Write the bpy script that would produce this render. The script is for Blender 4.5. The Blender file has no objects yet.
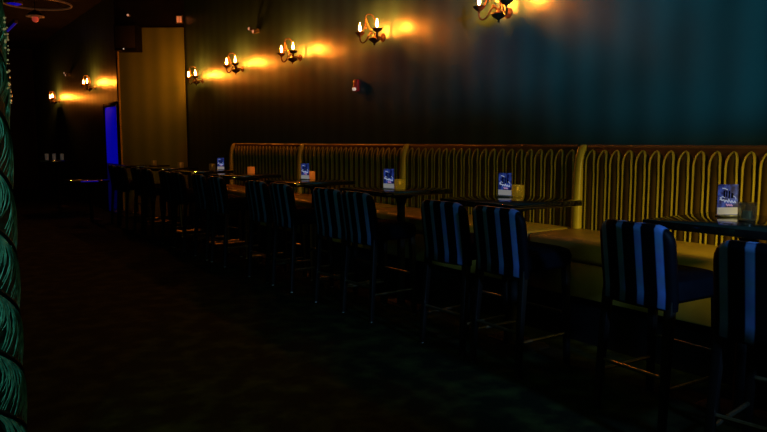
import bpy, bmesh, math, random
from mathutils import Vector, Matrix
random.seed(7)
PI = math.pi
scn = bpy.context.scene
C = scn.collection
scn.view_settings.view_transform = 'Standard'
scn.view_settings.look = 'None'
scn.cycles.use_denoising = True
scn.cycles.max_bounces = 5
scn.cycles.sample_clamp_indirect = 3.0

# ------------------------------------------------------------------ materials
def mat(name, col, rough=0.6, metal=0.0, spec=0.5, emit=None, es=0.0, trans=0.0, sheen=0.0):
    m = bpy.data.materials.new(name); m.use_nodes = True
    b = m.node_tree.nodes['Principled BSDF']
    b.inputs['Base Color'].default_value = (*col, 1)
    b.inputs['Roughness'].default_value = rough
    b.inputs['Metallic'].default_value = metal
    b.inputs['Specular IOR Level'].default_value = spec
    b.inputs['Transmission Weight'].default_value = trans
    b.inputs['Sheen Weight'].default_value = sheen
    if emit:
        b.inputs['Emission Color'].default_value = (*emit, 1)
        b.inputs['Emission Strength'].default_value = es
    return m

def nodes(m):
    return m.node_tree.nodes, m.node_tree.links, m.node_tree.nodes['Principled BSDF']

def mottle(m, c1, c2, scale, detail=3, stretch=(1, 1, 1), bump=0.0, lo=.35, hi=.65):
    n, l, b = nodes(m)
    tc = n.new('ShaderNodeTexCoord'); mp = n.new('ShaderNodeMapping'); mp.inputs['Scale'].default_value = stretch
    nz = n.new('ShaderNodeTexNoise'); nz.inputs['Scale'].default_value = scale; nz.inputs['Detail'].default_value = detail
    cr = n.new('ShaderNodeValToRGB')
    cr.color_ramp.elements[0].position = lo; cr.color_ramp.elements[0].color = (*c1, 1)
    cr.color_ramp.elements[1].position = hi; cr.color_ramp.elements[1].color = (*c2, 1)
    l.new(tc.outputs['Object'], mp.inputs['Vector']); l.new(mp.outputs['Vector'], nz.inputs['Vector'])
    l.new(nz.outputs['Fac'], cr.inputs['Fac']); l.new(cr.outputs['Color'], b.inputs['Base Color'])
    if bump:
        bp = n.new('ShaderNodeBump'); bp.inputs['Strength'].default_value = bump; bp.inputs['Distance'].default_value = .01
        l.new(nz.outputs['Fac'], bp.inputs['Height']); l.new(bp.outputs['Normal'], b.inputs['Normal'])
    return m

def stripe_wall(name, dark, light, period, axis='Y', rough=.6, blur=(.15, .85), spec=.3):
    """soft vertical stripes with a mottled damask over them"""
    m = mat(name, dark, rough, spec=spec); n, l, b = nodes(m)
    tc = n.new('ShaderNodeTexCoord'); sp = n.new('ShaderNodeSeparateXYZ'); l.new(tc.outputs['Object'], sp.inputs[0])
    mu = n.new('ShaderNodeMath'); mu.operation = 'MULTIPLY'; mu.inputs[1].default_value = 2*PI/period
    l.new(sp.outputs[axis], mu.inputs[0])
    sn = n.new('ShaderNodeMath'); sn.operation = 'SINE'; l.new(mu.outputs[0], sn.inputs[0])
    ma = n.new('ShaderNodeMath'); ma.operation = 'MULTIPLY_ADD'; ma.inputs[1].default_value = .5; ma.inputs[2].default_value = .5
    l.new(sn.outputs[0], ma.inputs[0])
    nz = n.new('ShaderNodeTexNoise'); nz.inputs['Scale'].default_value = 5; nz.inputs['Detail'].default_value = 4
    l.new(tc.outputs['Object'], nz.inputs['Vector'])
    m2 = n.new('ShaderNodeMath'); m2.operation = 'MULTIPLY_ADD'; m2.inputs[1].default_value = .55; m2.inputs[2].default_value = -.27
    l.new(nz.outputs['Fac'], m2.inputs[0])
    ad = n.new('ShaderNodeMath'); ad.operation = 'ADD'; l.new(ma.outputs[0], ad.inputs[0]); l.new(m2.outputs[0], ad.inputs[1])
    cr = n.new('ShaderNodeValToRGB')
    cr.color_ramp.elements[0].position = blur[0]; cr.color_ramp.elements[0].color = (*dark, 1)
    cr.color_ramp.elements[1].position = blur[1]; cr.color_ramp.elements[1].color = (*light, 1)
    l.new(ad.outputs[0], cr.inputs['Fac']); l.new(cr.outputs['Color'], b.inputs['Base Color'])
    bp = n.new('ShaderNodeBump'); bp.inputs['Strength'].default_value = .06; bp.inputs['Distance'].default_value = .02
    l.new(ad.outputs[0], bp.inputs['Height']); l.new(bp.outputs['Normal'], b.inputs['Normal'])
    return m

def stripe_fabric():
    m = mat('striped_satin', (.004, .006, .012), .55, spec=.06); n, l, b = nodes(m)
    tc = n.new('ShaderNodeTexCoord'); sp = n.new('ShaderNodeSeparateXYZ'); l.new(tc.outputs['Object'], sp.inputs[0])
    ad = n.new('ShaderNodeMath'); ad.operation = 'ADD'; ad.inputs[1].default_value = 5.0 * .11; l.new(sp.outputs['Y'], ad.inputs[0])
    mo = n.new('ShaderNodeMath'); mo.operation = 'DIVIDE'; mo.inputs[1].default_value = .11; l.new(ad.outputs[0], mo.inputs[0])
    fr = n.new('ShaderNodeMath'); fr.operation = 'FRACT'; l.new(mo.outputs[0], fr.inputs[0])
    nz = n.new('ShaderNodeTexNoise'); nz.inputs['Scale'].default_value = 14; l.new(tc.outputs['Object'], nz.inputs['Vector'])
    cr = n.new('ShaderNodeValToRGB'); e = cr.color_ramp.elements
    K = (.0012, .002, .004, 1); B = (.10, .22, .50, 1)
    e[0].position = 0; e[0].color = K
    e[1].position = 1; e[1].color = K
    for p, c in ((.30, K), (.36, B), (.64, B), (.70, K)):
        x = e.new(p); x.color = c
    l.new(fr.outputs[0], cr.inputs['Fac'])
    mx = n.new('ShaderNodeMix'); mx.data_type = 'RGBA'; mx.blend_type = 'MULTIPLY'; mx.inputs['Factor'].default_value = .6
    l.new(cr.outputs['Color'], mx.inputs['A']); l.new(nz.outputs['Color'], mx.inputs['B'])
    l.new(mx.outputs['Result'], b.inputs['Base Color'])
    return m

M = {}
M['wall'] = stripe_wall('teal_damask', (.024, .070, .080), (.036, .098, .112), .33, rough=.36, spec=.6, blur=(-.4, 1.3))
M['panel'] = stripe_wall('olive_gold_fabric', (.12, .165, .055), (.16, .21, .07), .30, axis='X', rough=.45, blur=(-.2, 1.2))
M['black_wall'] = mottle(mat('black_paint', (.012, .012, .012), .8, spec=.15), (.0025, .003, .003), (.006, .006, .005), 3)
M['ceiling'] = mottle(mat('black_ceiling', (.012, .012, .012), .9, spec=.1), (.003, .003, .003), (.007, .007, .006), 2)
M['carpet'] = mottle(mat('dark_patterned_carpet', (.01, .012, .008), .95, spec=.05), (.004, .007, .003), (.022, .032, .008), 5.5, 4, bump=.5, lo=.45, hi=.72)
M['gold'] = mottle(mat('gold_vinyl', (.5, .37, .07), .38, spec=.5), (.40, .30, .045), (.52, .40, .065), 4, bump=.03)
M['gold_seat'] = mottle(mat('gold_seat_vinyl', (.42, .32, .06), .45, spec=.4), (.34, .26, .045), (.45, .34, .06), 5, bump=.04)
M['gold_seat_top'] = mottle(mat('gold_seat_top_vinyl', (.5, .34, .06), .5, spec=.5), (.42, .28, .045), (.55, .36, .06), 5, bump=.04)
M['brown'] = mottle(mat('brown_vinyl', (.16, .05, .02), .5, spec=.4), (.10, .035, .012), (.16, .055, .02), 6)
M['flute'] = mottle(mat('brown_olive_vinyl', (.09, .05, .014), .45, spec=.3), (.075, .040, .010), (.10, .056, .015), 5)
M['piping'] = mat('brown_cap_vinyl', (.22, .09, .03), .4)
M['plinth'] = mat('black_plinth', (.006, .006, .006), .7, spec=.2)
M['stripe'] = stripe_fabric()
M['seat'] = mottle(mat('navy_seat_fabric', (.004, .007, .014), .7, spec=.02), (.0012, .002, .004), (.002, .0035, .006), 12)
M['wood'] = mottle(mat('black_stained_wood', (.006, .005, .004), .35, spec=.4), (.004, .003, .003), (.010, .008, .006), 8, stretch=(1, 1, .15))
M['rail'] = mottle(mat('worn_bronze_rail', (.30, .24, .14), .32, metal=.9), (.20, .16, .09), (.34, .28, .17), 20)
M['glide'] = mat('steel_glide', (.5, .5, .45), .3, metal=1)
M['top'] = mottle(mat('gloss_black_laminate', (.006, .006, .006), .07, spec=.7), (.004, .004, .004), (.009, .008, .007), 12)
M['pedestal'] = mottle(mat('black_cast_iron', (.008, .008, .008), .75, spec=.15), (.006, .006, .006), (.012, .012, .012), 30)
M['iron'] = mottle(mat('dark_bronze', (.05, .022, .014), .5, metal=.4), (.035, .015, .010), (.065, .028, .016), 25)
M['sleeve'] = mat('cream_candle_sleeve', (.6, .4, .2), .5)
M['flame'] = mat('candle_bulb_glow', (1, .8, .5), .3, emit=(1, .24, .018), es=1350)
M['bead'] = mat('amber_glass_bead', (.5, .22, .06), .15, spec=.8)
M['red'] = mat('red_alarm_plastic', (.30, .01, .02), .4, emit=(1, .03, .05), es=.03)
M['lens'] = mat('alarm_lens', (.8, .75, .65), .2, emit=(1, .75, .6), es=.45)
M['lens_warm'] = mat('lamp_lens', (.8, .6, .5), .2, emit=(1, .55, .35), es=.30)
M['grey_metal'] = mat('grey_painted_metal', (.10, .09, .08), .5)
M['speaker'] = mat('black_speaker_box', (.002, .002, .002), .7, spec=.1)
M['grille'] = mottle(mat('speaker_grille', (.01, .01, .01), .7), (.001, .001, .001), (.003, .003, .003), 120)
M['led'] = mat('white_led', (1, 1, 1), .4, emit=(.9, .9, .8), es=.35)
M['amber_glass'] = mat('amber_diffuser', (.8, .3, .08), .4, emit=(1, .36, .12), es=.30)
M['blue_glow'] = mat('blue_light_diffuser', (.005, .005, .3), .7, spec=.05, emit=(.003, .003, 1), es=.25)
M['blue_dim'] = mat('dim_blue_tube', (.05, .05, .6), .4, emit=(.03, .02, 1), es=.12)
M['blue_reflection'] = mat('blue_reflection_glow', (.02, .02, .4), .4, emit=(.008, .008, 1), es=.13)  # glow for the painted door reflection on the low table
M['door_blue'] = mat('dim_blue_door', (.02, .02, .2), .5, emit=(.01, .01, 1), es=.02)
M['tan'] = mat('tan_brass_rim', (.20, .13, .06), .5, metal=.3, emit=(1, .6, .3), es=.012)
M['red_bulb'] = mat('red_bulb', (.6, .1, .06), .4, emit=(1, .12, .07), es=.22)
M['clear'] = mat('clear_glass', (.9, .95, .95), .05, spec=.6, trans=.85)
M['frost'] = mottle(mat('smoky_grey_glass', (.6, .6, .45), .10, trans=.94, spec=.5), (.52, .52, .38), (.66, .64, .48), 30)
M['amber_cup'] = mat('amber_votive_glass', (.55, .40, .05), .25, trans=.65, emit=(1, .60, .03), es=.04)
M['orange_cup'] = mat('orange_votive_glass', (.75, .28, .05), .3, trans=.35, emit=(1, .28, .03), es=.12)
M['wax'] = mat('candle_wax', (.8, .65, .35), .6)
M['votive_flame'] = mat('votive_flame', (1, .8, .4), .4, emit=(1, .65, .15), es=1.2)
M['card_white'] = mat('white_card', (.55, .54, .54), .5, emit=(.9, .85, .85), es=.16)  # this and the two prints below glow faintly in place of light on them
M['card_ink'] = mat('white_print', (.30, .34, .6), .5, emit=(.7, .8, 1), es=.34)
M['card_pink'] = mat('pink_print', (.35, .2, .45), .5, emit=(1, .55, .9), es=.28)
M['card_dark'] = mat('dark_print', (.002, .003, .012), .6, spec=.1)
M['acrylic'] = mat('acrylic_base', (.3, .3, .28), .15)
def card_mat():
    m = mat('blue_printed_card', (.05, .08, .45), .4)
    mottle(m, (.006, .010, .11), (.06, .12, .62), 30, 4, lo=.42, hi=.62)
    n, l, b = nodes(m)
    l.new(b.inputs['Base Color'].links[0].from_socket, b.inputs['Emission Color']); b.inputs['Emission Strength'].default_value = .26  # print glows by itself so the blue holds under the yellow spot
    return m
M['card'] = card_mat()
M['teal'] = mottle(mat('teal_fringe_thread', (.10, .55, .45), .45, spec=.6), (.05, .22, .19), (.20, .55, .46), 30)
M['teal_core'] = mottle(mat('deep_green_cloth', (.01, .06, .05), .7, spec=.2), (.008, .045, .035), (.016, .08, .065), 9)
M['teal_band'] = mat('black_green_braid', (.004, .014, .012), .8, spec=.1)
M['spark'] = mat('gold_sequin_glint', (.75, .65, .35), .2, metal=.7, emit=(1, .8, .35), es=.10)  # own glow painted in, for warm glints along the column edge
M['glassware'] = mat('dull_drinking_glass', (.6, .6, .55), .2, trans=.3, emit=(.8, .8, .7), es=.012)  # slight glow painted in for pale glints on the glasses

# ------------------------------------------------------------------ mesh helpers
class MB:
    def __init__(s): s.bm = bmesh.new()
    def add(s, fn, *a, **k): fn(s.bm, *a, **k); return s
    def box(s, c, size, bevel=0, seg=2, rot=None):
        r = bmesh.ops.create_cube(s.bm, size=1)
        vs = r['verts']
        bmesh.ops.scale(s.bm, vec=size, verts=vs)
        if bevel:
            es = list({e for v in vs for e in v.link_edges})
            rb = bmesh.ops.bevel(s.bm, geom=es, offset=bevel, segments=seg, profile=.5, affect='EDGES')
            vs = list({v for f in rb['faces'] for v in f.verts} | {v for v in vs if v.is_valid})
        if rot is not None: bmesh.ops.rotate(s.bm, verts=vs, cent=(0, 0, 0), matrix=rot)
        bmesh.ops.translate(s.bm, vec=c, verts=vs)
        return s
    def loft(s, rings, cap=True, closed=True):
        R = [[s.bm.verts.new(p) for p in ring] for ring in rings]
        n = len(R[0])
        for a, b in zip(R, R[1:]):
            for i in range(n if closed else n - 1):
                j = (i + 1) % n
                s.bm.faces.new((a[i], a[j], b[j], b[i]))
        if cap and closed:
            s.bm.faces.new(list(reversed(R[0]))); s.bm.faces.new(R[-1])
        return s
    def tube(s, pts, rad, n=8):
        pts = [Vector(p) for p in pts]
        if not hasattr(rad, '__len__'): rad = [rad]*len(pts)
        rings = []; up = None
        for i, p in enumerate(pts):
            t = (pts[min(i+1, len(pts)-1)] - pts[max(i-1, 0)]).normalized()
            if up is None:
                up = Vector((0, 0, 1)) if abs(t.z) < .9 else Vector((1, 0, 0))
            u = (up - t*up.dot(t)).normalized(); w = t.cross(u); up = u
            rings.append([p + (u*math.cos(2*PI*k/n) + w*math.sin(2*PI*k/n))*rad[i] for k in range(n)])
        return s.loft(rings)
    def lathe(s, prof, c=(0, 0, 0), n=16, rot=None):
        rings = []
        for r, z in prof:
            ring = [Vector((max(r, .0004)*math.cos(2*PI*k/n), max(r, .0004)*math.sin(2*PI*k/n), z)) for k in range(n)]
            if rot is not None: ring = [rot @ v for v in ring]
            rings.append([v + Vector(c) for v in ring])
        return s.loft(rings)
    def ball(s, c, r, n=8):
        r_ = bmesh.ops.create_icosphere(s.bm, subdivisions=2 if n > 6 else 1, radius=r)
        bmesh.ops.translate(s.bm, vec=c, verts=r_['verts']); return s
    def build(s, name, m, parent=None, smooth=True, flat_angle=40):
        bmesh.ops.recalc_face_normals(s.bm, faces=s.bm.faces[:])
        me = bpy.data.meshes.new(name); s.bm.to_mesh(me); s.bm.free()
        me.materials.append(m)
        if smooth:
            me.polygons.foreach_set('use_smooth', [True]*len(me.polygons))
            try: me.set_sharp_from_angle(angle=math.radians(flat_angle))
            except Exception: pass
        o = bpy.data.objects.new(name, me); C.objects.link(o)
        if parent: o.parent = parent
        return o

def rrect(w, d, r, z, cx=0, cy=0, n=4):
    """rounded rectangle ring: w along x, d along y"""
    pts = []
    r = min(r, w/2 - 1e-4, d/2 - 1e-4)
    for sx, sy, a0 in ((1, 1, 0), (-1, 1, PI/2), (-1, -1, PI), (1, -1, 3*PI/2)):
        for k in range(n + 1):
            a = a0 + k*PI/2/n
            pts.append((cx + sx*(w/2 - r) + r*math.cos(a), cy + sy*(d/2 - r) + r*math.sin(a), z))
    return pts

def bez(p0, p1, p2, p3, n=8):
    out = []
    for i in range(n + 1):
        t = i/n
        out.append(tuple((1-t)**3*a + 3*(1-t)**2*t*b + 3*(1-t)*t*t*c + t**3*d for a, b, c, d in zip(p0, p1, p2, p3)))
    return out

def thing(name, label, cat, loc=(0, 0, 0), rz=0, group=None):
    o = bpy.data.objects.new(name, None); C.objects.link(o); o.empty_display_size = .1
    o.location = loc; o.rotation_euler = (0, 0, rz); o['label'] = label; o['category'] = cat
    if group: o['group'] = group
    return o
def tag(o, label, cat, group=None):
    o['label'] = label; o['category'] = cat
    if group: o['group'] = group
    return o
def struct(o): o['kind'] = 'structure'; return o
def dup(root, loc, rz=0, label=None):
    r = root.copy(); C.objects.link(r); r.location = loc; r.rotation_euler = (0, 0, rz)
    if label: r['label'] = label
    def rec(src, dst):
        for ch in [o for o in C.objects if o.parent == src]:
            c = ch.copy(); C.objects.link(c); c.parent = dst; rec(ch, c)
    rec(root, r)
    return r

# ------------------------------------------------------------------ camera
TH, PH, EYE = math.radians(35), math.radians(6.12), 1.45
cam = bpy.data.cameras.new('camera'); cam.sensor_width = 36; cam.lens = 690/767*36; cam.clip_start = .05
co = bpy.data.objects.new('camera', cam); C.objects.link(co)
co.location = (0, 0, EYE); co.rotation_euler = (PI/2 - PH, 0, -TH)
scn.camera = co

# ------------------------------------------------------------------ setting   (x = away from the aisle towards the banquette wall, y = down the room)
HC = 4.3
WX = 4.60
struct(MB().box((0, 10.5, -.05), (14, 28, .1)).build('floor', M['carpet']))
struct(MB().box((0, 10.5, HC + .05), (14, 28, .1)).build('ceiling', M['ceiling']))
struct(MB().box((WX + .1, 5.0, HC/2), (.2, 16.4, HC)).build('wall_right', M['wall']))
dA, dB = Vector((4.60, 13.16, 0)), Vector((3.57, 13.93, 0))       # the canted return
dv = (dB - dA); dl = dv.length; dang = math.atan2(dv.y, dv.x)
dn = Vector((-dv.y, dv.x, 0)).normalized()
if dn.y > 0: dn = -dn
mid = (dA + dB)/2 - dn*.1
o = struct(MB().box((0, 0, 0), (dl + .12, .2, HC)).build('wall_canted', M['black_wall'])); o.location = (mid.x, mid.y, HC/2); o.rotation_euler = (0, 0, dang)
struct(MB().box((3.67, 19.1, HC/2), (.2, 10.1, HC)).build('wall_far_right', M['wall']))
struct(MB().box((-1.7, 24.1, HC/2), (10.6, .2, HC)).build('wall_back', M['black_wall']))
struct(MB().box((-6.9, 10.5, HC/2), (.2, 28, HC)).build('wall_left', M['black_wall']))
struct(MB().box((-1, -3.4, HC/2), (12, .2, HC)).build('wall_front', M['black_wall']))
struct(MB().box((WX - .01, 11.95, .06), (.02, 2.6, .12)).build('baseboard_right', M['black_wall']))

# blue-lit glazed door in the far side wall
d = struct(MB().box((3.555, 14.60, 1.09), (.02, 1.0, 2.14), .004).build('door_1', M['door_blue']))
MB().box((3.547, 14.60, 1.58), (.02, .92, 1.12), .004).build('lit_glass', M['blue_glow'], d)
f = MB()
for y in (14.08, 15.12): f.box((3.545, y, 1.10), (.05, .06, 2.2), .006)
f.box((3.545, 14.60, 2.20), (.05, 1.10, .07), .006)
f.build('door_frame', M['black_wall'], d)

# gold fabric panel on the canted wall, ends at the dark head
pc = (dA + dB)/2 + dn*.02
pan = thing('fabric_panel', 'tall olive gold fabric wall panel on the angled end wall past the last sconce', 'wall panel', (pc.x, pc.y, 0), dang)
MB().box((0, 0, 1.81), (dl - .02, .03, 3.60), .008).build('panel', M['panel'], pan)
MB().box((dl/2 + .005, -.005*0, 1.81), (.03, .05, 3.60), .006).build('edge_strip', M['gold'], pan)

# ------------------------------------------------------------------ banquette sections
SEC = 2.34
def rib_back(bm, L, n=20, x0=-.09, z0=.72, z1=1.385, dep=.052):
    w = L/n; cap = .10
    ys = []
    for i in range(n):
        for k in range(10): ys.append((i + k/10)*w)
    ys.append(L)
    zs = [z0, .9, 1.05, 1.2, z1 - cap] + [z1 - cap + cap*t for t in (.2, .4, .55, .7, .82, .92, 1.0)]
    grid = []
    for z in zs:
        row = []
        for j, y in enumerate(ys):
            fr = (y/w) % 1.0
            u = (fr - .5)*2 if j < len(ys) - 1 else 1.0
            v = max(0, (z - (z1 - cap))/cap)
            dd = dep*math.sqrt(max(0, 1 - u*u - v*v))
            row.append(bm.verts.new((x0 - dd, y, z)))
        grid.append(row)
    for a, b in zip(grid, grid[1:]):
        for i in range(len(ys) - 1):
            bm.faces.new((a[i], a[i+1], b[i+1], b[i]))

def make_section(label):
    # origin on the floor against the wall, at the end nearest the camera; local -x faces the room
    t = thing('banquette_section', label, 'banquette', (WX - .02, 0, 0), 0, 'fluted gold banquette sections along the wall')
    L = SEC - .09
    MB().box((-.055, SEC/2, .86), (.09, SEC - .01, 1.10), .008).build('back_board', M['brown'], t)
    MB().add(rib_back, L).build('fluted_backrest', M['flute'], t, flat_angle=80)
    pp = MB(); w = L/20; hw = .037
    for i in range(20):
        yc = (i + .5)*w; dd = .052*math.sqrt(1 - (hw/(w/2))**2) + .003
        pts = [(-.09 - dd, yc - hw, .70)] + [(-.09 - dd, yc - hw, z) for z in (.95, 1.2)]
        for k in range(9):
            a = PI - PI*k/8
            pts.append((-.09 - dd*(1 - .75*math.sin(a)**2) - .004, yc + hw*math.cos(a), 1.275 + .108*math.sin(a)))
        pts += [(-.09 - dd, yc + hw, z) for z in (1.2, .95, .70)]
        pp.tube(pts, .0095, 6)
    pp.build('arched_piping', M['gold'], t)
    MB().tube([(-.075, .01, 1.405), (-.075, SEC - .01, 1.405)], .024, 10).build('cap_roll', M['piping'], t)
    b = MB(); w = .075; y = SEC - .045
    prof = [(.56, .115, w), (1.05, .115, w), (1.25, .105, w), (1.33, .095, w), (1.385, .075, w*.95), (1.42, .05, w*.8), (1.43, .03, w*.5)]
    b.loft([rrect(d_, ww, .034, z, -.095 - d_/2 + .02, y, 5) for z, d_, ww in prof]); b.build('divider_bolster', M['gold'], t, flat_angle=60)
    MB().box((-.385, SEC/2, .68), (.57, SEC - .012, .165), .035, 3).build('seat_cushion', M['gold_seat_top'], t)
    MB().box((-.35, SEC/2, .467), (.58, SEC - .01, .258), .01).build('front_panel', M['gold_seat'], t)
    MB().box((-.30, SEC/2, .168), (.56, SEC - .01, .336)).build('plinth', M['plinth'], t)
    return t
seclab = ['gold fluted banquette section nearest the camera, at the right edge of the photo',
          'brown-gold fluted banquette section behind the second table from the right',
          'dark brown banquette section behind the third table, between two gold dividers',
          'darkest and farthest banquette section at the left end of the row']
sec = make_section(seclab[0]); sec.location.y = 3.665 - SEC
for i in range(1, 4): dup(sec, (WX - .02, 3.665 - SEC + i*SEC, 0), 0, seclab[i])

# ------------------------------------------------------------------ bar stools
def make_stool(label):
    t = thing('bar_stool', label, 'bar stool', group='striped bar stools along the row of tables')
    s = MB()
    s.loft([rrect(.40, .41, .05, .655, .02), rrect(.44, .45, .06, .675, .02), rrect(.45, .455, .06, .73, .02), rrect(.43, .44, .07, .765, .02), rrect(.36, .37, .08, .782, .02)])
    s.build('seat', M['seat'], t)
    b = MB(); rings = []
    zs = [.62, .635, .70, .78, .86, .93, .955, .985, 1.01, 1.03, 1.043, 1.05]
    for z in zs:
        hw = .222
        if z > .955: hw = .222 - .09*(1 - math.sqrt(max(0, 1 - ((z - .955)/.096)**2)))
        th = .062 if .63 < z < 1.04 else .04
        cx = -.215 - .15*max(0, (z - .70))          # rake
        ring = rrect(th, hw*2, th*.45, z, cx, 0, 3)
        ring2 = []
        for x, y, zz in ring:
            ring2.append((x + .7*y*y, y, zz))    # gentle wrap round the sitter
        rings.append(ring2)
    # more columns across the width so the wrap is smooth
    def dens(ring):
        out = []
        n = len(ring)
        for i in range(n):
            p, q = Vector(ring[i]), Vector(ring[(i+1) % n])
            out.append(tuple(p))
            if (p - q).length > .1:
                for k in range(1, 8):
                    m_ = p.lerp(q, k/8)
                    out.append((m_.x - .7*(p.y**2) + .7*m_.y**2, m_.y, m_.z))
        return out
    rings = [dens(r) for r in rings]
    b.loft(rings).build('backrest', M['stripe'], t, flat_angle=60)
    for sx, sy in ((-1, -1), (-1, 1), (1, -1), (1, 1)):
        x1, y1 = (.195 if sx > 0 else -.19), .19*sy
        x0, y0 = (.215 if sx > 0 else -.235), .205*sy
        g = MB(); g.loft([rrect(.034, .034, .005, 0.012, x0, y0, 2), rrect(.038, .038, .005, .30, x0*.6 + x1*.4, y0*.6 + y1*.4, 2), rrect(.046, .046, .006, .67, x1, y1, 2)])
        leg = g.build('leg', M['wood'], t)
        MB().lathe([(.012, 0), (.015, .003), (.015, .012), (.010, .02)], (x0, y0, 0), 10).build('glide', M['glide'], leg)
    def rail(p, q, r=.011): MB().tube([p, q], r, 8).build('foot_rail', M['rail'], t)
    rail((.207, -.19, .35), (.207, .19, .35))
    rail((-.215, -.19, .28), (-.215, .19, .28))
    rail((-.21, -.199, .22), (.21, -.199, .22)); rail((-.21, .199, .22), (.21, .199, .22))
    return t

# (x of seat centre, y, turn)
SX = 3.27
stools = [
 (3.05, 1.37, 7,  'striped blue and black bar stool cropped by the right edge of the photo'),
 (3.27, 2.10, -3, 'striped blue bar stool with four bright stripes, second stool from the right edge'),
 (3.27, 3.10, 0,  'striped blue bar stool in front of the second table, the nearer of its pair'),
 (3.27, 3.64, 3,  'striped bar stool at the second table, half hidden behind the nearer stool there'),
 (3.27, 4.73, 2,  'dark bar stool with bright blue edge stripe, nearer one at the third table'),
 (3.27, 5.20, 4,  'dark bar stool with fainter blue edge, farther of the pair at the third table'),
 (3.27, 6.09, 0,  'dark bar stool at the fourth table, nearer of its pair'),
 (3.27, 6.66, 3,  'dark bar stool at the fourth table showing a pale reddish back edge'),
 (3.27, 7.76, 0,  'dark bar stool at the fifth table beside an orange lit patch of seat'),
 (3.27, 8.33, 0,  'dark bar stool at the fifth table, the farther one of its pair'),
 (3.27, 9.16, 0,  'very dark bar stool at the sixth table, nearer one of its pair'),
 (3.27, 9.66, 0,  'very dark bar stool at the sixth table, farther one of its pair'),
 (3.27, 10.55, 0, 'barely visible bar stool at the seventh table, nearer one of its pair'),
 (3.27, 11.10, 0, 'barely visible bar stool at the seventh table, farther one of its pair'),
 (3.27, 12.00, 0, 'barely visible bar stool at the last table, nearer one of its pair'),
 (3.27, 12.55, 0, 'barely visible bar stool at the last table, farthest stool of the row')]
st0 = None
for x, y, a, lab in stools:
    if st0 is None:
        st0 = make_stool(lab); st0.location = (x, y, 0); st0.rotation_euler = (0, 0, math.radians(a))
    else: dup(st0, (x, y, 0), math.radians(a), lab)

# ------------------------------------------------------------------ tables
TZ = 1.05
def make_table(label, TZ=TZ, W=.70):
    t = thing('bar_table', label, 'bar table', group='black gloss bar tables along the banquette')
    MB().box((0, 0, TZ - .02), (W, W, .04), .006, 2).build('tabletop', M['top'], t)
    MB().lathe([(.035, .03), (.035, TZ - .15), (.05, TZ - .09), (.14, TZ - .065), (.14, TZ - .041)], (.06, 0, 0), n=16).build('pedestal', M['pedestal'], t)
    MB().loft([rrect(.20, .46, .04, 0, .11), rrect(.20, .46, .04, .010, .11), rrect(.17, .42, .04, .022, .11), rrect(.09, .10, .03, .032, .075)]).build('foot_plate', M['pedestal'], t)
    return t
tabs = [1.81, 3.46, 4.83, 6.36, 8.06, 9.55, 10.95, 12.35]
tlab = ['glossy black bar table at the right edge holding a blue menu card and grey glass',
        'glossy black bar table with a blue and white menu card beside a square amber votive',
        'black bar table in front of the second gold divider from the right',
        'black bar table in front of the third gold divider, with a glowing orange votive',
        'black bar table carrying a lone amber votive and no menu card',
        'black bar table just past the left end of the banquette with card and dim votive',
        'black bar table second farthest in the row, in front of the gold wall panel',
        'farthest black bar table of the row, at the foot of the gold wall panel']
tb0 = None
for y, lab in zip(tabs, tlab):
    if tb0 is None: tb0 = make_table(lab); tb0.location = (3.51, y, 0)
    else: dup(tb0, (3.51, y, 0), 0, lab)
far = make_table('low black table out on the floor at left reflecting a blue streak', .76, .66)
MB().box((-.02, -.335, .742), (.30, .012, .022), .003).build('blue_reflection_strip', M['blue_reflection'], far)  # added glowing strip, stands in for the blue door mirrored in the tabletop
far.name = 'low_table'; far.location = (2.82, 13.6, 0); far['category'] = 'table'; del far['group']
far2 = dup(tb0, (2.85, 16.9, 0), 0, 'far black bar table at left near the blue door holding three glasses')
del far2['group']

# ------------------------------------------------------------------ menu cards
def make_card(label):
    t = thing('menu_card', label, 'menu card', group='printed menu cards on the tables')
    W, H = .112, .165
    MB().box((0, 0, .004), (.104, .06, .008), .002).build('stand', M['acrylic'], t)
    c = MB().box((0, 0, .008 + H/2), (W, .004, H), .001, 1).build('card', M['card'], t)
    y = -.0032
    MB().box((0, y, .008 + .021), (W, .0014, .038)).build('white_band', M['card_white'], c)
    k = MB()
    for x, z, w, h in ((-.022, .118, .009, .040), (-.008, .122, .008, .034), (.006, .118, .009, .040), (.022, .112, .012, .026)):
        k.box((x, y + .0004, z), (w, .0012, h), .0004, 1)
    k.build('dark_figures', M['card_dark'], c)
    s = MB()
    pts = [(-.045 + .0055*i, y, .088 - .012*(i/16) + .007*math.sin(i*2.2) + (.006 if i in (1, 2, 9) else 0)) for i in range(17)]
    s.tube(pts, .0034, 5)
    s.tube([(-.045, y, .100), (-.03, y, .107), (-.018, y, .100)], .002, 5)
    s.tube([(.028, y, .110), (.040, y, .103), (.044, y, .092)], .002, 5)
    s.tube([(-.035, y, .152), (-.02, y, .150), (-.005, y, .144)], .0025, 5)
    s.build('script_lettering', M['card_ink'], c)
    p = MB(); p.tube([(-.010 + .004*i, y, .060 + .006*math.sin(i*2.0) + (.006 if i == 0 else 0)) for i in range(10)], .003, 5)
    p.build('pink_lettering', M['card_pink'], c)
    return t
FACE = -TH          # yaw that turns a card towards the room corner the photo was taken from
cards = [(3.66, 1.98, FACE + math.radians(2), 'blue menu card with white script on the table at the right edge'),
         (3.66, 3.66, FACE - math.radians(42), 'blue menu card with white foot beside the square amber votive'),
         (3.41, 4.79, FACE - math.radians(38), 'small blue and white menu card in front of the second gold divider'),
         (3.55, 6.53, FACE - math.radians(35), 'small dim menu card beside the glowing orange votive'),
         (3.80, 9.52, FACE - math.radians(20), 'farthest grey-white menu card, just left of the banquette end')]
cd0 = None
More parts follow.
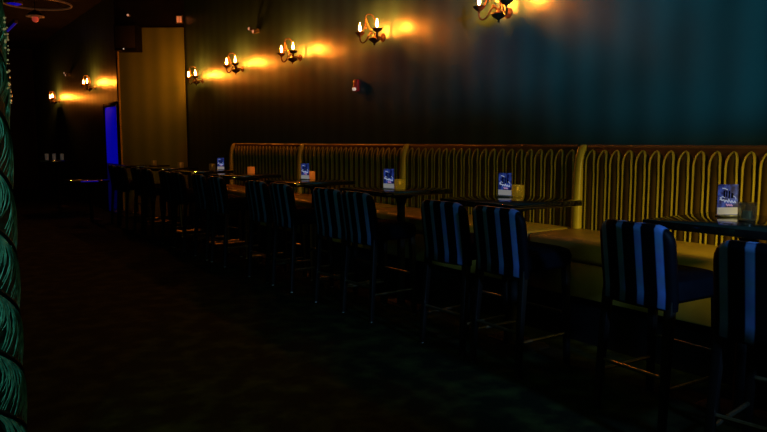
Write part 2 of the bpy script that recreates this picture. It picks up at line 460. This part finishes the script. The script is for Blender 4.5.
for x, y, a, lab in cards:
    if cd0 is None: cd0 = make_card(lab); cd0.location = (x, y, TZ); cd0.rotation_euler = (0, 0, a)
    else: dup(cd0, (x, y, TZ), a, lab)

# ------------------------------------------------------------------ votives
def make_votive(label, cupm, lit=True):
    t = thing('votive_candle', label, 'votive candle', group='square glass votives on the tables')
    b = MB(); w = .072
    b.loft([rrect(w*.95, w*.95, .008, 0), rrect(w, w, .008, .006), rrect(w, w, .008, .084), rrect(w - .008, w - .008, .006, .084),
            rrect(w - .008, w - .008, .006, .012), rrect(.01, .01, .003, .011)])
    b.build('glass_cup', cupm, t)
    wx = MB().lathe([(.022, .0135), (.023, .016), (.023, .036), (.020, .040), (.003, .038)], n=14).build('wax', M['wax'], t)
    if lit:
        MB().lathe([(.001, .040), (.006, .048), (.007, .054), (.004, .066), (.0005, .078)], n=8).build('flame', M['votive_flame'], wx)
    return t
def tumbler(label):
    t = thing('votive_glass', label, 'glass', (3.52, 1.80, TZ), 0)
    MB().lathe([(.038, 0), (.043, .004), (.046, .094), (.042, .094), (.039, .012), (.001, .010)], n=24).build('glass_cup', M['frost'], t)
    MB().lathe([(.024, .0125), (.025, .015), (.025, .048), (.022, .052), (.002, .050)], n=16).build('wax', M['wax'], t)
    return t
tumbler('grey frosted glass votive right of the menu card on the right edge table')
v_amb = make_votive('square amber votive glowing beside the blue and white menu card', M['amber_cup']); v_amb.location = (3.74, 3.61, TZ); v_amb.rotation_euler = (0, 0, FACE + .3)
v_or = make_votive('glowing orange votive next to the small dim menu card', M['orange_cup']); v_or.location = (3.66, 6.60, TZ); v_or.rotation_euler = (0, 0, -.2)
dup(v_amb, (3.49, 4.74, TZ), -.1, 'amber votive beside the small menu card in front of the second gold divider')
dup(v_or, (3.70, 8.25, TZ), .1, 'lone orange votive on the table without a menu card')
v_dim = make_votive('tiny dim votive at the right foot of the gold wall panel', mat('dim_votive_glass', (.3, .2, .06), .3, trans=.7, emit=(1, .5, .1), es=.008)); v_dim.location = (3.60, 10.66, TZ)
dup(v_dim, (3.78, 9.80, TZ), .1, 'dim votive left of the farthest menu card')
dup(v_dim, (3.60, 12.05, TZ), .1, 'tiny dim votive at the middle foot of the gold wall panel')
glab = ['leftmost of the three glasses on the far table at left', 'middle one of the three glasses on the far table at left', 'rightmost of the three glasses on the far table at left']
for k, (x, y) in enumerate(((2.72, 17.05), (2.85, 16.93), (2.99, 16.8))):
    g = MB().lathe([(.03, 0), (.035, .004), (.04, .14), (.037, .14), (.032, .01), (.001, .008)], (0, 0, 0), 14).build('drinking_glass', M['glassware'])
    g.location = (x, y, TZ); tag(g, glab[k], 'glass', 'drinking glasses on the far table')

# ------------------------------------------------------------------ wall sconces
def make_sconce(label):
    # origin on the wall at the base bowl; local -x projects into the room
    t = thing('wall_sconce', label, 'wall sconce', group='two-candle bronze sconces along the walls')
    RX = Matrix.Rotation(-PI/2, 3, 'Y')
    MB().lathe([(.05, -.004), (.05, .006), (.036, .012), (.04, .016), (.022, .026), (.012, .034)], (0, 0, .02), 20, RX).build('wall_plate', M['iron'], t)
    MB().tube(bez((-.03, 0, .02), (-.07, 0, .04), (-.09, 0, .03), (-.11, 0, .0), 8), .011, 8).build('bracket', M['iron'], t)
    MB().lathe([(.004, -.075), (.014, -.066), (.008, -.055), (.02, -.045), (.055, -.025), (.072, -.002), (.068, .008), (.03, .014), (.02, .03), (.012, .05)], (-.12, 0, 0), 18).build('base_bowl', M['iron'], t)
    for s in (-1, 1):
        e = (-.20, .172*s, .06)
        pts = bez((-.12, .01*s, .03), (-.13, .05*s, .10), (-.14, .07*s, .06), (-.155, .10*s, .0), 8)[:-1] + bez((-.155, .10*s, .0), (-.17, .15*s, -.06), (-.20, .19*s, -.04), e, 9)
        a = MB().tube(pts, .009, 8); a.tube(bez((-.125, .02*s, .05), (-.12, .06*s, .11), (-.14, .085*s, .085), (-.135, .06*s, .06), 6), .006, 6)
        arm = a.build('arm', M['iron'], t)
        MB().lathe([(.006, -.035), (.016, -.028), (.01, -.018), (.03, -.010), (.052, .010), (.059, .022), (.052, .018), (.018, .008)], e, 18).build('drip_cup', M['iron'], arm)
        MB().lathe([(.013, .012), (.013, .034), (.009, .038)], e, 12).build('candle_sleeve', M['sleeve'], arm)
        MB().lathe([(.005, .036), (.010, .050), (.013, .064), (.010, .088), (.005, .112), (.001, .132)], e, 7).build('flame_bulb', M['flame'], arm)
    pts = bez((-.11, 0, .02), (-.085, 0, .11), (-.09, 0, .22), (-.15, 0, .255), 10)[:-1] + bez((-.15, 0, .255), (-.21, 0, .28), (-.25, 0, .24), (-.235, 0, .205), 8)
    MB().tube(pts, [.010 - .004*i/(len(pts) - 1) for i in range(len(pts))], 8).build('crook', M['iron'], t)
    bd = MB()
    for s in (-1, 1):
        for i in range(11):
            q = i/10
            x = -.235 + .02*q; y = s*(.01 + .14*q)*.6; z = .20 - .12*math.sin(q*PI/2)
            bd.ball((x, y, z), .0065, 6)
    for i in range(7): bd.ball((-.235, 0, .194 - .015*i), .006 if i < 6 else .011, 6)
    bd.build('bead_strand', M['bead'], t)
    return t
sc = [(WX, 4.60, 2.59, 'bronze sconce cropped by the top edge of the photo, nearest on the teal wall'),
      (WX, 6.58, 2.61, 'two-candle bronze sconce second from the right on the teal wall'),
      (WX, 8.56, 2.58, 'two-candle sconce in the middle of the teal wall, third from the right'),
      (WX, 10.50, 2.59, 'small bright sconce, first one right of the sconce beside the gold panel'),
      (WX, 12.28, 2.53, 'small bright sconce right beside the gold fabric panel'),
      (3.57, 15.95, 2.60, 'tiny bright sconce above the blue door, left of the gold panel'),
      (3.57, 20.0, 2.50, 'farthest tiny sconce, leftmost in the photo')]
s0 = None
for i, (x, y, z, lab) in enumerate(sc):
    if s0 is None: s0 = make_sconce(lab); s0.location = (x, y, z)
    else: dup(s0, (x, y, z), 0, lab)

# ------------------------------------------------------------------ small wall and ceiling fittings
t = thing('fire_alarm', 'small red fire alarm with white strobe lens low on the teal wall', 'fire alarm', (WX + .004, 7.12, 2.06))
MB().box((-.02, 0, .07), (.04, .085, .14), .008, 2).build('housing', M['red'], t)
MB().box((-.05, 0, .025), (.03, .05, .036), .008, 2).build('strobe_lens', M['lens'], t)
MB().ball((-.045, .036, .035), .012).build('indicator', M['lens_warm'], t)
def make_emergency(label, loc):
    t = thing('emergency_light', label, 'emergency light', loc, 0, 'small twin-head lights high on the wall')
    MB().box((-.03, 0, 0), (.06, .16, .06), .01, 2).build('housing', M['grey_metal'], t)
    for s in (-1, 1):
        a = MB().lathe([(.02, -.02), (.034, .02), (.036, .03)], (-.075, .075*s, .03*s + .01), 14, Matrix.Rotation(-PI/2, 3, 'Y')).build('lamp_head', M['grey_metal'], t)
        MB().lathe([(.026, .028), (.020, .042), (.004, .046)], (-.075, .075*s, .03*s + .01), 12, Matrix.Rotation(-PI/2, 3, 'Y')).build('lens', M['lens_warm'], a)
    return t
make_emergency('tiny twin-head emergency light high on the teal wall above the sconces', (WX + .004, 9.93, 3.13))
make_emergency('tiny twin-head emergency light high between the two farthest sconces', (3.574, 18.6, 3.10))

# little amber square light, black loudspeaker and sprinkler by the head of the panel
def on_canted(x, off, z):
    p = dA + dv.normalized()*x + dn*off
    return (p.x, p.y, z)
t = thing('wall_light', 'tiny square amber light above the top of the gold fabric panel', 'wall light', on_canted(.09, 0.001, 3.76), dang)
sgn = 1 if (Matrix.Rotation(dang, 3, 'Z') @ Vector((0, 1, 0))).dot(dn) > 0 else -1
MB().box((0, .015*sgn, 0), (.13, .03, .15), .006).build('frame', M['grey_metal'], t)
for s in (-1, 1): MB().box((.026*s, .033*sgn, 0), (.042, .008, .115), .003).build('diffuser', M['amber_glass'], t)
t = thing('loudspeaker', 'black box loudspeaker in front of the top left corner of the gold panel', 'loudspeaker', on_canted(1.0, .06, 3.14), dang)
MB().box((0, .17*sgn, .235), (.42, .30, .47), .012).build('cabinet', M['speaker'], t)
MB().box((0, .325*sgn, .25), (.37, .012, .40), .004).build('grille', M['grille'], t)
MB().ball((.03, .335*sgn, .03), .012).build('power_light', M['led'], t)
MB().box((0, .0, .235), (.10, .06, .16), .006).build('bracket', M['grey_metal'], t)
t = thing('sprinkler', 'pale dot of a sprinkler above the black loudspeaker', 'sprinkler', on_canted(1.06, .0, 3.84), dang)
MB().lathe([(.03, 0), (.03, .01), (.012, .02), (.012, .05)], (0, 0, 0), 12, Matrix.Rotation(-PI/2*sgn, 3, 'X')).build('stem', M['grey_metal'], t)
MB().ball((0, .06*sgn, 0), .022).build('bulb', M['lens_warm'], t)

t = thing('ceiling_light', 'bright blue round light on the black ceiling at top left', 'ceiling light', (2.12, 16.2, HC - .04))
MB().lathe([(.15, .0), (.17, .0), (.17, .039), (.15, .039)], n=24).build('rim', M['grey_metal'], t)
MB().lathe([(.002, -.035), (.09, -.025), (.148, .004), (.148, .012)], n=24).build('diffuser', M['blue_glow'], t)
t = thing('tube_light', 'dim blue tube light slanting along the ceiling at top left', 'tube light', (2.45, 19.3, HC - .06))
MB().tube([(0, -.75, 0), (0, .75, 0)], .028, 10).build('tube', M['blue_dim'], t)
for s in (-1, 1): MB().box((0, .76*s, .02), (.07, .05, .08), .006).build('end_bracket', M['grey_metal'], t)

def cable(bm_name, x, y, z0, parent): MB().tube([(0, 0, z0), (0, 0, HC - z0 if False else z0 + .001)], .004, 6)
t = thing('pendant_lamp', 'small pendant lamp with tan rim and dull red bulb at top left', 'pendant lamp', (2.04, 13.2, 3.50))
MB().lathe([(.135, .06), (.14, .062), (.11, .11), (.05, .15), (.02, .17), (.016, .17), (.045, .143), (.10, .105), (.128, .062)], n=24).build('shade', M['speaker'], t)
MB().lathe([(.128, .056), (.146, .056), (.146, .072), (.128, .072)], n=24).build('rim', M['tan'], t)
MB().ball((0, 0, .02), .055).build('bulb', M['red_bulb'], t)
MB().tube([(0, 0, .165), (0, 0, HC - 3.50)], .006, 6).build('cable', M['speaker'], t)
t = thing('ring_chandelier', 'thin tan metal ring hanging under the ceiling at top left', 'chandelier', (2.32, 14.75, 4.05))
ring = MB(); R_, n_ = .60, 48
ring.loft([[( (R_ + .018*math.cos(b*PI/3))*math.cos(2*PI*a/n_), (R_ + .018*math.cos(b*PI/3))*math.sin(2*PI*a/n_), .018*math.sin(b*PI/3)) for b in range(6)] for a in range(n_ + 1)], cap=False)
ring.build('ring', M['tan'], t)
for k in range(3):
    a = k*2*PI/3 + .4
    MB().tube([(R_*math.cos(a), R_*math.sin(a), .01), (.03*math.cos(a), .03*math.sin(a), HC - 4.05)], .005, 6).build('cable', M['speaker'], t)

# ------------------------------------------------------------------ fringe-clad column at the left edge
CR = .27
ux, uy = math.cos(TH), -math.sin(TH)                 # screen-right direction on the floor
cz = 2.55
edge_x = (-397/690)*cz
cxw = math.sin(TH)*cz + ux*(edge_x - CR + .045); cyw = math.cos(TH)*cz + uy*(edge_x - CR + .045)
t = thing('fringed_column', 'teal column clad in swirling fringe tiers at the left edge of the photo', 'column', (cxw, cyw, 0))
MB().lathe([(CR, 0), (CR, HC - .005)], n=48).build('core', M['teal_core'], t)
pitch, SL = .235, .9      # tier spacing, slope of the braid across the face
facea = math.atan2(-cyw, -cxw)
def colpt(a, z, r): return (r*math.cos(a), r*math.sin(a), z)
slope = .72
for k in range(-2, 17):
    z0 = .12 + k*pitch
    b = MB(); f = MB()
    def zof(a): return z0 + pitch - slope*CR*(a - facea)
    a0 = max(facea - 1.9, facea - (HC - .1 - z0 - pitch)/(slope*CR))        # keep each turn between floor and ceiling
    a1 = min(facea + 1.9, facea + (z0 + pitch - .28)/(slope*CR))
    if a1 - a0 < .3: continue
    n = 30
    b.tube([colpt(a0 + (a1 - a0)*i/n, zof(a0 + (a1 - a0)*i/n), CR + .006) for i in range(n + 1)], [.004] + [.010]*(n - 1) + [.004], 6)
    ns = int(34*(a1 - a0))
    for i in range(ns):
        a = a0 + (a1 - a0)*(i + random.random()*.8)/ns
        ln = pitch*(.66 + .34*random.random()); sw = .16 + .12*random.random()
        pts = []
        for j in range(7):
            q = j/6
            pts.append(colpt(a + sw*math.sin(q*PI*.85) - .12*q, zof(a) - .010 - ln*q, CR + .006 + .012*math.sin(q*PI*.9)))
        r = random.uniform(.7, 1.15)
        f.tube(pts, [.0026*r, .0034*r, .0034*r, .003*r, .0026*r, .0018*r, .001], 4)
    ft = f.build('fringe_tier', M['teal'], t)
    b.build('braid', M['teal_band'], ft)
sq = MB()
for i in range(44):
    sq.ball(colpt(facea + random.uniform(1.2, 1.5), random.uniform(1.58, 1.92), CR + .024), random.uniform(.002, .0055), 6)  # glowing dots placed where the edge catches warm light
sq.build('sequin_glints', M['spark'], t)

# ------------------------------------------------------------------ light
def area(name, loc, target, col, power, size, spread=PI):
    L = bpy.data.lights.new(name, 'AREA'); L.color = col; L.energy = power; L.size = size; L.spread = spread
    o = bpy.data.objects.new(name, L); C.objects.link(o); o.location = loc
    o.rotation_euler = (Vector(target) - Vector(loc)).to_track_quat('-Z', 'Y').to_euler(); return o
def spot(name, loc, target, col, power, angle, blend=.6, r=.05):
    L = bpy.data.lights.new(name, 'SPOT'); L.color = col; L.energy = power; L.spot_size = math.radians(angle); L.spot_blend = blend; L.shadow_soft_size = r
    o = bpy.data.objects.new(name, L); C.objects.link(o); o.location = loc
    o.rotation_euler = (Vector(target) - Vector(loc)).to_track_quat('-Z', 'Y').to_euler(); return o
spot('yellow_spot', (3.72, .05, 1.55), (4.3, 2.3, .70), (1, .76, .10), 185, 41, 1.0, .05)
spot('yellow_grazing_spot', (4.24, -1.2, 1.35), (4.36, 3.5, 1.0), (1, .78, .10), 130, 22, .8, .03)
spot('blue_spot', (2.55, -.6, 1.9), (2.95, 1.9, .72), (.22, .50, 1), 290, 34, 1.0, .08)
spot('teal_wall_spot', (1.0, -2.5, 2.8), (4.6, 2.3, 2.95), (.02, .45, .64), 1150, 29, .4, .12)
spot('teal_wall_spot', (1.0, -2.5, 2.8), (4.6, 4.6, 3.1), (.02, .45, .62), 850, 21, .5, .12)
spot('soft_aisle_fill', (0, .2, 2.6), (3.0, 2.6, .8), (.6, .65, .6), 6, 60, 1.0, .2)
lx, ly = cxw + ux*.5 - math.sin(TH)*1.4, cyw + uy*.5 - math.cos(TH)*1.4
spot('teal_spot', (lx, ly, 2.0), (cxw, cyw, 1.25), (.22, .85, .66), 32, 80, .6, .03)
area('dim_ceiling_fill', (.5, 2.5, 4.2), (.5, 2.5, 0), (.5, .9, .35), 12, 3.0)
w = bpy.data.worlds.new('world'); scn.world = w; w.use_nodes = True
w.node_tree.nodes['Background'].inputs[0].default_value = (.5, .6, .7, 1)
w.node_tree.nodes['Background'].inputs[1].default_value = .0005
